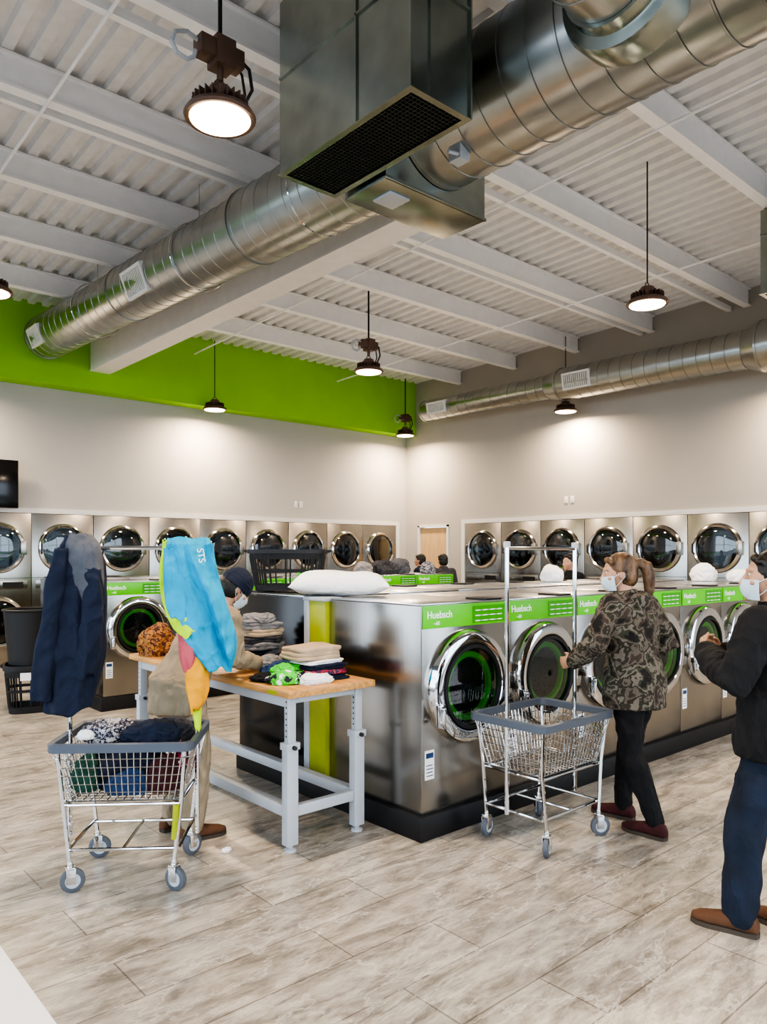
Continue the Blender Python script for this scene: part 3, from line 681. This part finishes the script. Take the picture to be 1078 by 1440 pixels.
for i,(x,y,z,w,d,h,m,lb) in enumerate([
 (2.72,3.66,TZ,.30,.24,.035,'navy','folded navy shirt at the bottom of a stack'),(2.72,3.66,TZ+.036,.29,.24,.028,'patternr','folded red patterned shirt in a stack'),(2.72,3.665,TZ+.065,.28,.23,.03,'navy','folded blue shirt in a stack'),(2.71,3.67,TZ+.096,.27,.22,.022,'whitec','folded white shirt in a stack'),
 (2.70,3.72,TZ+.12,.33,.25,.07,'beige','folded thick beige towel on a stack'),
 (2.76,4.38,TZ,.30,.26,.06,'charcoal','folded charcoal clothes stacked on the table'),(2.76,4.38,TZ+.061,.29,.26,.05,'navy','folded navy sweatshirts stacked on the table'),(2.76,4.38,TZ+.112,.29,.25,.045,'greyc','folded grey trousers stacked on the table'),(2.75,4.38,TZ+.158,.28,.25,.04,'charcoal','folded dark towel on a tall stack'),(2.76,4.38,TZ+.199,.27,.24,.045,'beige','folded taupe towel on a tall stack'),(2.75,4.39,TZ+.245,.26,.23,.04,'greyc','folded grey cloth on a tall stack')]):
    folded('folded_clothes',lb,(x,y,z),w,d,h,m,2 if h<.05 else 3,.16*math.sin(i*3),i)
heap('garment','light grey shirt thrown on top of the tall stack','clothes',(2.74,4.38,TZ+.285),.12,.11,.045,'greyc',seed=71,group='crumpled clothes on the table')
# ---------------------------------------------------------------- pillow + basket + bundles on washers
TOP=Z0+WH+.0005
def pillow(loc,rz):
    b=MB(); vs=[];fs=[]
    nx,ny=56,40
    for s in (1,-1):
        for i in range(nx+1):
            for j in range(ny+1):
                u=-1+2*i/nx; v=-1+2*j/ny
                e=max(0,(1-abs(u)**5)*(1-abs(v)**4))**.5
                c=abs(u)**4*abs(v)**4
                x=u*.335*(1-.05*(1-v*v)*u*u+.04*c); y=v*.225*(1-.06*(1-u*u)*v*v+.06*c)
                z=s*(.105 if s>0 else .06)*e*(1+.22*noise.noise(V((u*1.6,v*1.6,s))))
                wr=abs(noise.noise(V((u*5+v*2,v*5-u,s))))*.018*(.3+abs(u)**2+abs(v)**2)*min(1,e*2)
                vs.append((x,y,z-wr*s+.062))
    N=(nx+1)*(ny+1)
    for i in range(nx):
        for j in range(ny):
            a=i*(ny+1)+j; q=(a,a+ny+1,a+ny+2,a+1); fs.append(q); fs.append(tuple(N+k for k in reversed(q)))
    b.add(vs,fs); me=b.mesh('pillow',[M['whitec']],fix=False)
    bm=bmesh.new(); bm.from_mesh(me); bmesh.ops.remove_doubles(bm,verts=bm.verts,dist=.0008); bmesh.ops.recalc_face_normals(bm,faces=bm.faces); bm.to_mesh(me); bm.free(); me.shade_smooth()
    return thing('pillow','white pillow lying on top of the washers','pillow',loc,rz,me)
pillow((3.28,4.17,TOP+.006),-.69)
def rectbasket(loc,rz,label,hx=.29,hy=.20,h=.30,name='laundry_basket'):
    t=thing(name,label,'laundry basket',loc,rz)
    def ring(f,off=0,n=64):
        k=.82+.18*f; out=[]
        for j in range(n):
            a=2*pi*j/n; ct,st=math.cos(a),math.sin(a)
            out.append(V(((hx+off)*k*math.copysign(abs(ct)**.5,ct),(hy+off)*k*math.copysign(abs(st)**.5,st),h*f)))
        return out
    def band(b,f0,f1,th=.006):
        o0,o1,i1,i0=ring(f0),ring(f1),ring(f1,-th),ring(f0,-th); b.rings([o0,o1,i1,i0],closed=True)
    b=MB(); band(b,0,.14); band(b,.44,.50); band(b,.76,.9)
    r0=ring(.02); b.add([tuple(p) for p in r0],[tuple(range(len(r0)))])
    A,B=ring(.1,-.003),ring(.85,-.003)
    for j in range(0,64,2): b.tube([A[j],B[j]],.007,5)
    part('basket_body',b,t,'black')
    R=[]
    for p,q in zip(ring(.9,-.006),ring(.9,.016)): R.append([p,V((p.x,p.y,h)),V((q.x,q.y,h)),V((q.x,q.y,h*.9))])
    part('rim',MB().rings(R,closed=True),t,'black')
    for s in (-1,1): part('handle',MB().tube([(s*hx*.98,-.07,h*.93),(s*(hx+.03),-.06,h*.97),(s*(hx+.03),.06,h*.97),(s*hx*.98,.07,h*.93)],.009,8),t,'black')
    return t
rectbasket((3.35,4.92,TOP+.012),-.69,'black plastic laundry basket sitting on the washers',.30,.21,.315)
lb=rectbasket((2.50,8.48,0),-.3,'black slotted plastic basket with white paper label',.26,.24,.5)
part('paper_label',MB().box(-.10,-.236,.35,.0,-.226,.43),lb,'white',label='white paper label')
t=thing('waste_bin','round black plastic bin stacked on a basket','bin',(2.50,8.48,.502),0)
part('bin_body',MB().revolve((0,0,0),(0,0,1),[(0,.22),(.56,.27),(.56,.262),(.02,.212)],40,caps=False),t,'black'); part('bin_rim',MB().torus((0,0,.565),(0,0,1),.272,.014,40,8),t,'black')
part('bin_base',MB().revolve((0,0,.005),(0,0,1),[(0,.218),(.02,.219)],40),t,'black')
for i,(x,y,sx,sy,sz,m,lb_) in enumerate([(8.0,3.82,.15,.13,.13,'whitec','white bundled laundry on top of the washers'),(8.10,3.48,.16,.12,.09,'whitec','pale bundled towels on top of the washers'),(6.62,4.80,.13,.12,.12,'whitec','white laundry bag on top of the washers'),
   (7.35,8.35,.20,.15,.14,'charcoal','dark heap of clothes on the washers'),(7.80,8.45,.18,.14,.15,'greyd','grey heap of clothes on the washers'),(8.15,8.2,.12,.11,.12,'patternw','patterned bag on the washers'),(6.95,8.3,.14,.13,.12,'greyc','light clothes on the washers'),(6.0,8.4,.12,.1,.06,'greenc','green cloth on the washers')]):
    heap('laundry_bundle',lb_,'laundry',(x,y,TOP+.003),sx,sy,sz,m,seed=40+i,amp=.16 if m=='whitec' else .3,fr=1.3)
heap('paper_scrap','small crumpled white tissue on the floor','tissue',(2.12,3.72,0),.03,.02,.015,'whitec',seed=60)
# ---------------------------------------------------------------- people
def hand(b,w,d,n,s,curl=.6):
    w=V(w); d=V(d).normalized(); n=V(n); n=(n-d*n.dot(d)).normalized(); s0=V(s); s=d.cross(n).normalized()
    if s.dot(s0)<0: s=-s
    b.loft([(w,s*.022,n*.017),(w+d*.03,s*.032,n*.017),(w+d*.065,s*.040,n*.015),(w+d*.092,s*.038,n*.012)],14)
    for i in range(4):
        L=(.070,.079,.074,.058)[i]; p=w+d*(.086-.004*abs(i-1.3))+s*(.030-.0205*i)
        pts=[p]; a=curl*.35
        for k,f in enumerate((.46,.30,.24)):
            a+=curl*(.35,.55,.45)[k]; p=p+(d*math.cos(a)+n*math.sin(a))*L*f; pts.append(p)
        b.tube(pts,[.0095,.0088,.0082,.007],8,rounded=True)
    p=w+d*.028+s*.026; q=p+(d*.62+s*.62+n*.35).normalized()*.038; r=q+(d*.85+s*.15+n*.45).normalized()*.03
    b.tube([w+d*.012+s*.01,p,q,r],[.014,.013,.011,.0085],8,rounded=True)
def person(label,loc,yaw,J,outfit,vox=.0056,pcoarse=.009):
    g=lambda k:V(J[k])
    pel,ch,nk,hd=g('pel'),g('chest'),g('neck'),g('head')
    f=V(J['face']).normalized(); up=V((0,0,1)); hr=f.cross(up).normalized(); hu=hr.cross(f).normalized()
    HT=Matrix((hr,f,hu)).transposed().to_4x4(); HT.translation=hd
    X=V((1,0,0)); Y=V((0,1,0)); sp=(nk-pel).normalized(); fy=sp.cross(X).normalized()*-1 if sp.cross(X).y<0 else sp.cross(X).normalized()
    sw=J.get('sw',.17); bl=outfit.get('bulk',0); lbk=outfit.get('legbulk',bl); dp=outfit.get('disp',.009)
    def torso(b,o,low=True,top=True,hemk=0.,wide=0.):
        se=[]
        if low: se.append((pel-V((0,0,.11+hemk)),X*(.135+o+wide),Y*(.105+o+wide)))
        se+=[(pel,X*(.162+o+wide*.6),(fy+Y).normalized()*(.118+o+wide*.4)),(pel.lerp(ch,.5),X*(.135+o),fy*(.100+o)),(ch,X*(.165+o*1.1),fy*(.115+o))]
        if top: se+=[(ch.lerp(nk,.55),X*(sw*.98+o),fy*(.095+o)),(ch.lerp(nk,.8),X*(sw*.72+o),fy*(.075+o*.8)),(nk,X*(.062+o*.8),fy*(.06+o*.8))]
        b.loft(se,24)
    def arms(b,o,e=1.):
        for s in 'LR':
            sh,el,wr=g('sh'+s),g('el'+s),g('wr'+s); we=el.lerp(wr,e)
            k=-.008 if o==0 else 0
            b.tube([sh,sh.lerp(el,.5),el,el.lerp(wr,.45),we],[.052+o+k,.046+o+k,.039+o,.037+o,.027+o*.75],14,rounded=True)
            if o>0: b.ell(sh+V((0,0,-.005)),.066+o*.6,.066+o*.6,.060+o*.4)
    def legs(b,o,z1=0):
        for s in 'LR':
            h,k,a=g('hip'+s),g('kn'+s),g('an'+s)
            b.tube([h+V((0,0,.04)),h.lerp(k,.4),k,k.lerp(a,.3),a.lerp(k,.12),a],[.080+o*.4,.074+o,.055+o,.054+o,.042+o*1.1,.040+o*1.1],16,rounded=True)
    b=MB(); torso(b,0); arms(b,0); legs(b,0)
    for s in 'LR':
        hand(b,g('wr'+s),g('hd'+s),g('hn'+s),g('ht'+s),J.get('curl',.7))
        a=g('an'+s); fd=V((math.sin(J['ft'+s]),math.cos(J['ft'+s]),0)); b.tube([a,V((a.x,a.y,.05))-fd*.03,V((a.x,a.y,.035))+fd*.12],[.035,.034,.028],10,rounded=True)
    b.tube([nk-sp*.05,hd-hu*.05-f*.015],[.058,.052],16,rounded=True)
    def hf(u,p):
        x,y,z=p
        if u.z<0: x*=1-.30*(-u.z)**1.3
        if u.z<0 and u.y<0: y*=1-.25*(-u.z)
        if u.z<-.2 and u.y>0: y*=1.06
        if u.y>0: y*=.96
        return V((x,y,z))
    b.ell(hd,.076,.096,.115,HT.to_3x3(),28,18,hf)
    q=lambda x,y,z:HT@V((x,y,z))
    b.tube([q(0,.088,.018),q(0,.103,-.012),q(0,.110,-.028)],[.008,.010,.013],8,rounded=True)
    b.tube([q(-.022,.088,-.058),q(0,.096,-.056),q(.022,.088,-.058)],[.006,.008,.006],8,rounded=True)
    b.tube([q(-.048,.074,.033),q(0,.088,.031),q(.048,.074,.033)],[.008,.009,.008],8,rounded=True)
    b.ell(q(0,.078,-.09),.022,.018,.018,None,10,8)
    for s in (-1,1):
        b.ell(q(s*.077,-.006,-.004),.009,.020,.032,HT.to_3x3(),10,8); b.ell(q(s*.045,.062,-.022),.020,.018,.018,HT.to_3x3(),10,8)
    me=remesh(b,vox,'body',['skin'],3)
    root=thing('person',label,'person',loc,yaw,me)
    for s in (-1,1):
        e=MB().ell(q(s*.031,.0795,.013),.011,.007,.0055,HT.to_3x3(),12,8); e.cur=1; e.ell(q(s*.031,.0845,.013),.0055,.0035,.0052,HT.to_3x3(),8,6); part('eye',e,root,['white','black'])
    b=MB(); torso(b,.010,True,False); legs(b,.016+lbk)
    obj('trousers',remesh(b,pcoarse,'trousers',[outfit['pants']],2,dp,8,.6),root)
    b=MB(); torso(b,.028+bl,True,True,outfit.get('hem',0),.030); arms(b,.020+bl*.5,.95)
    b.tube([nk-sp*.03,nk+sp*.03],[.075,.068],16)
    if outfit.get('hood'): b.tube([nk+V((-.09,-.02,.0)),nk+V((-.06,-.10,-.02)),nk+V((0,-.125,-.04)),nk+V((.06,-.10,-.02)),nk+V((.09,-.02,.0))],[.03,.04,.045,.04,.03],12,rounded=True)
    obj(outfit['topname'],remesh(b,pcoarse,'top',[outfit['top']],2,dp,8,.9),root)
    for s in 'LR':
        a=g('an'+s); fd=V((math.sin(J['ft'+s]),math.cos(J['ft'+s]),0)); sd=V((fd.y,-fd.x,0)); c=V((a.x,a.y,0))
        b=MB(); ss=[]
        for t,wd,h in ((-.075,.022,.05),(-.06,.034,.075),(-.01,.038,.085),(.06,.042,.068),(.12,.048,.052),(.17,.042,.042),(.20,.022,.03)):
            ss.append((c+fd*t+V((0,0,.012+h/2)),sd*wd,V((0,0,h/2))))
        b.loft(ss,18,.8); sh=part('shoe',b,root,outfit['shoe'],angle=70)
        b=MB(); ss=[]
        for z in (0.,.02):
            pts=[]
            for t,wd in ((-.078,.012),(-.07,.03),(-.03,.038),(.05,.042),(.12,.05),(.175,.042),(.203,.018)): pts.append((t,wd))
            ring=[c+fd*t+sd*wd+V((0,0,z)) for t,wd in pts]+[c+fd*t-sd*wd+V((0,0,z)) for t,wd in reversed(pts)]
            ss.append(ring)
        b.rings(ss); part('sole',b,sh,'sole',angle=50)
    if outfit.get('mask'):
        b=MB(); R=[]
        for i in range(9):
            zz=-.10+.090*i/8; ring=[]
            for k in range(15):
                a=-1.15+2.3*k/14; fr=math.cos(a)
                wd=.080*(1-.30*max(0,-zz/.115)**1.3)
                bul=.018*math.exp(-(a*2)**2)*math.sin(pi*(i+1)/10)
                ring.append(q(math.sin(a)*wd,fr*.102*math.sqrt(max(.2,1-(zz/.16)**2))+bul,zz))
            R.append(ring)
        vs=[p for r in R for p in r]; fs=[(i*15+k,i*15+k+1,(i+1)*15+k+1,(i+1)*15+k) for i in range(8) for k in range(14)]
        b.add(vs,fs)
        for s in (-1,1): b.tube([q(s*.07,.045,-.02),q(s*.084,-.015,.015),q(s*.082,-.02,-.02),q(s*.066,.035,-.075)],.0018,5)
        part('face_mask',b,root,'mask',fix=False)
    hair=outfit['hair']
    def hh(u,p):
        x,y,z=p
        return V((x,y,z))+V(u)*.004*noise.noise(V(u)*5)
    if outfit.get('hat'):
        b=MB(); b.ell(q(0,-.012,.035),.090,.104,.098,HT.to_3x3(),28,16,hh); part('hair',MB().ell(q(0,-.03,-.01),.084,.082,.10,HT.to_3x3(),24,14,hh),root,hair)
        b.revolve(q(0,-.01,.02),hu,[(-.02,.100),(.0,.104),(.025,.103),(.03,.095)],28); part('beanie',b,root,outfit['hat'])
    else:
        b=MB(); b.ell(q(0,-.020,.030),.084,.092,.098,HT.to_3x3(),32,20,hh); b.ell(q(0,-.040,-.015),.080,.068,.080,HT.to_3x3(),24,16,hh); b.tube([q(-.062,.040,.070),q(-.03,.058,.088),q(.03,.058,.088),q(.062,.040,.070)],[.014,.018,.018,.014],10,rounded=True)
        if outfit.get('tail'):
            b.tube([q(0,-.10,.045),q(0,-.13,.05)],[.028,.03],12,rounded=True)
            b.tube([q(0,-.12,.05),q(0,-.160,.03),q(.0,-.172,-.04),q(0,-.165,-.12),q(0,-.15,-.18)],[.028,.036,.036,.028,.008],14,rounded=True)
        obj('hair',remesh(b,.0055,'hair',[hair],3,.004,40,.35),root)
    return root
def J0(**k):
    J=dict(pel=(0,0,.88),chest=(0,.02,1.20),neck=(0,.02,1.41),head=(0,.05,1.54),face=(0,1,0),
     shL=(-.17,.02,1.345),shR=(.17,.02,1.345),elL=(-.22,-.02,1.08),elR=(.22,-.02,1.08),wrL=(-.23,.06,.85),wrR=(.23,.06,.85),
     hdL=(0,.1,-1),hdR=(0,.1,-1),hnL=(1,0,0),hnR=(-1,0,0),htL=(0,1,0),htR=(0,1,0),
     hipL=(-.085,0,.84),hipR=(.085,0,.84),knL=(-.095,.02,.46),knR=(.095,.02,.46),anL=(-.10,-.02,.09),anR=(.10,-.02,.09),ftL=-.1,ftR=.1)
    J.update(k); return J
person('person in camouflage jacket and black trousers reaching to a cart',(4.17,2.42,0),0,
 J0(pel=(0,0,.90),chest=(-.01,.03,1.20),neck=(-.02,.05,1.40),head=(-.03,.085,1.535),face=(-.7,.85,-.12),
  shL=(-.165,.05,1.34),shR=(.155,.02,1.34),elL=(-.30,.08,1.12),wrL=(-.27,.25,1.00),hdL=(.1,.8,-.15),hnL=(.8,0,0),htL=(0,0,1),
  elR=(.22,-.10,1.10),wrR=(.14,.12,1.02),hdR=(-.5,.8,0),hnR=(-.6,0,-.3),htR=(0,0,1),
  hipL=(-.085,0,.85),hipR=(.085,0,.85),knL=(-.08,-.03,.46),anL=(-.075,-.17,.09),knR=(.09,.09,.47),anR=(.085,.13,.09),ftL=.0,ftR=-.15),
 dict(pants='pants',top='camo',topname='jacket',shoe='maroon',mask=True,hair='hairb',tail=True,hood=True,hem=.05,bulk=.010,legbulk=-.006))
person('person in black shirt, blue jeans and brown shoes',(3.53,1.335,0),.05,
 J0(head=(-.01,.05,1.545),face=(-.38,.92,.05),sw=.205,shL=(-.20,.02,1.345),shR=(.20,.02,1.345),
  elL=(-.32,.08,1.12),wrL=(-.10,.29,1.20),hdL=(.7,.5,.3),hnL=(.2,-.7,0),htL=(0,0,1),
  elR=(.27,.07,1.12),wrR=(.10,.29,1.18),hdR=(-.7,.5,.2),hnR=(-.2,-.7,0),htR=(0,0,1),curl=1.0,
  knL=(-.145,.10,.46),anL=(-.18,.11,.09),knR=(.07,.01,.46),anR=(.01,-.07,.09),ftL=-.15,ftR=.05),
 dict(pants='jeans',top='blackc',topname='shirt',shoe='brownshoe',mask=True,hair='hairk',bulk=.028,legbulk=.010))
person('person in tan jacket and dark beanie bending over the table',(2.08,4.13,0),-pi/2,
 J0(pel=(0,-.05,.88),chest=(0,.11,1.13),neck=(0,.25,1.31),head=(0,.34,1.44),face=(.15,.75,-.65),sw=.155,
  shL=(-.155,.20,1.27),shR=(.155,.20,1.27),elL=(-.20,.24,1.03),wrL=(-.13,.42,.985),hdL=(.3,.8,-.15),hnL=(0,0,-1),htL=(1,0,0),
  elR=(.20,.22,1.03),wrR=(.15,.40,.985),hdR=(-.1,.9,-.12),hnR=(0,0,-1),htR=(-1,0,0),
  hipL=(-.085,-.04,.85),hipR=(.085,-.04,.85),knL=(-.10,.0,.46),knR=(.11,.02,.46),anL=(-.11,-.03,.09),anR=(.13,-.02,.09)),
 dict(pants='khaki',top='tan',topname='jacket',shoe='brownshoe',mask=True,hair='hairk',hat='navy',hem=.04,bulk=0.,legbulk=.008,disp=.008))
far=[((9.75,9.95,0),.4,'navy'),((9.75,9.4,0),-.3,'charcoal'),((8.75,6.0,0),1.2,'blackc')]
for i,(l,y,c) in enumerate(far):
    person(['person in navy top standing near the wooden door','person in charcoal top standing in the far aisle','person in black top standing behind the washers'][i],l,y,J0(),dict(pants='jeans',top=c,topname='shirt',shoe='blackc',hair='hairk'),.012,.018)
# ---------------------------------------------------------------- world, camera
w=bpy.data.worlds.new('World'); S.world=w; w.use_nodes=True
bg=w.node_tree.nodes['Background']; bg.inputs[0].default_value=(.74,.86,1,1); bg.inputs[1].default_value=4.7
try: S.view_settings.look='AgX - High Contrast'
except Exception: pass
cam=bpy.data.cameras.new('camera'); co=bpy.data.objects.new('camera',cam); COL.objects.link(co); S.camera=co
cam.lens=26.5; cam.sensor_width=36; cam.shift_y=60/1440; cam.clip_start=.05
co.location=(0,0,1.65); co.rotation_euler=(pi/2,0,-math.atan2(.6621,.7494))
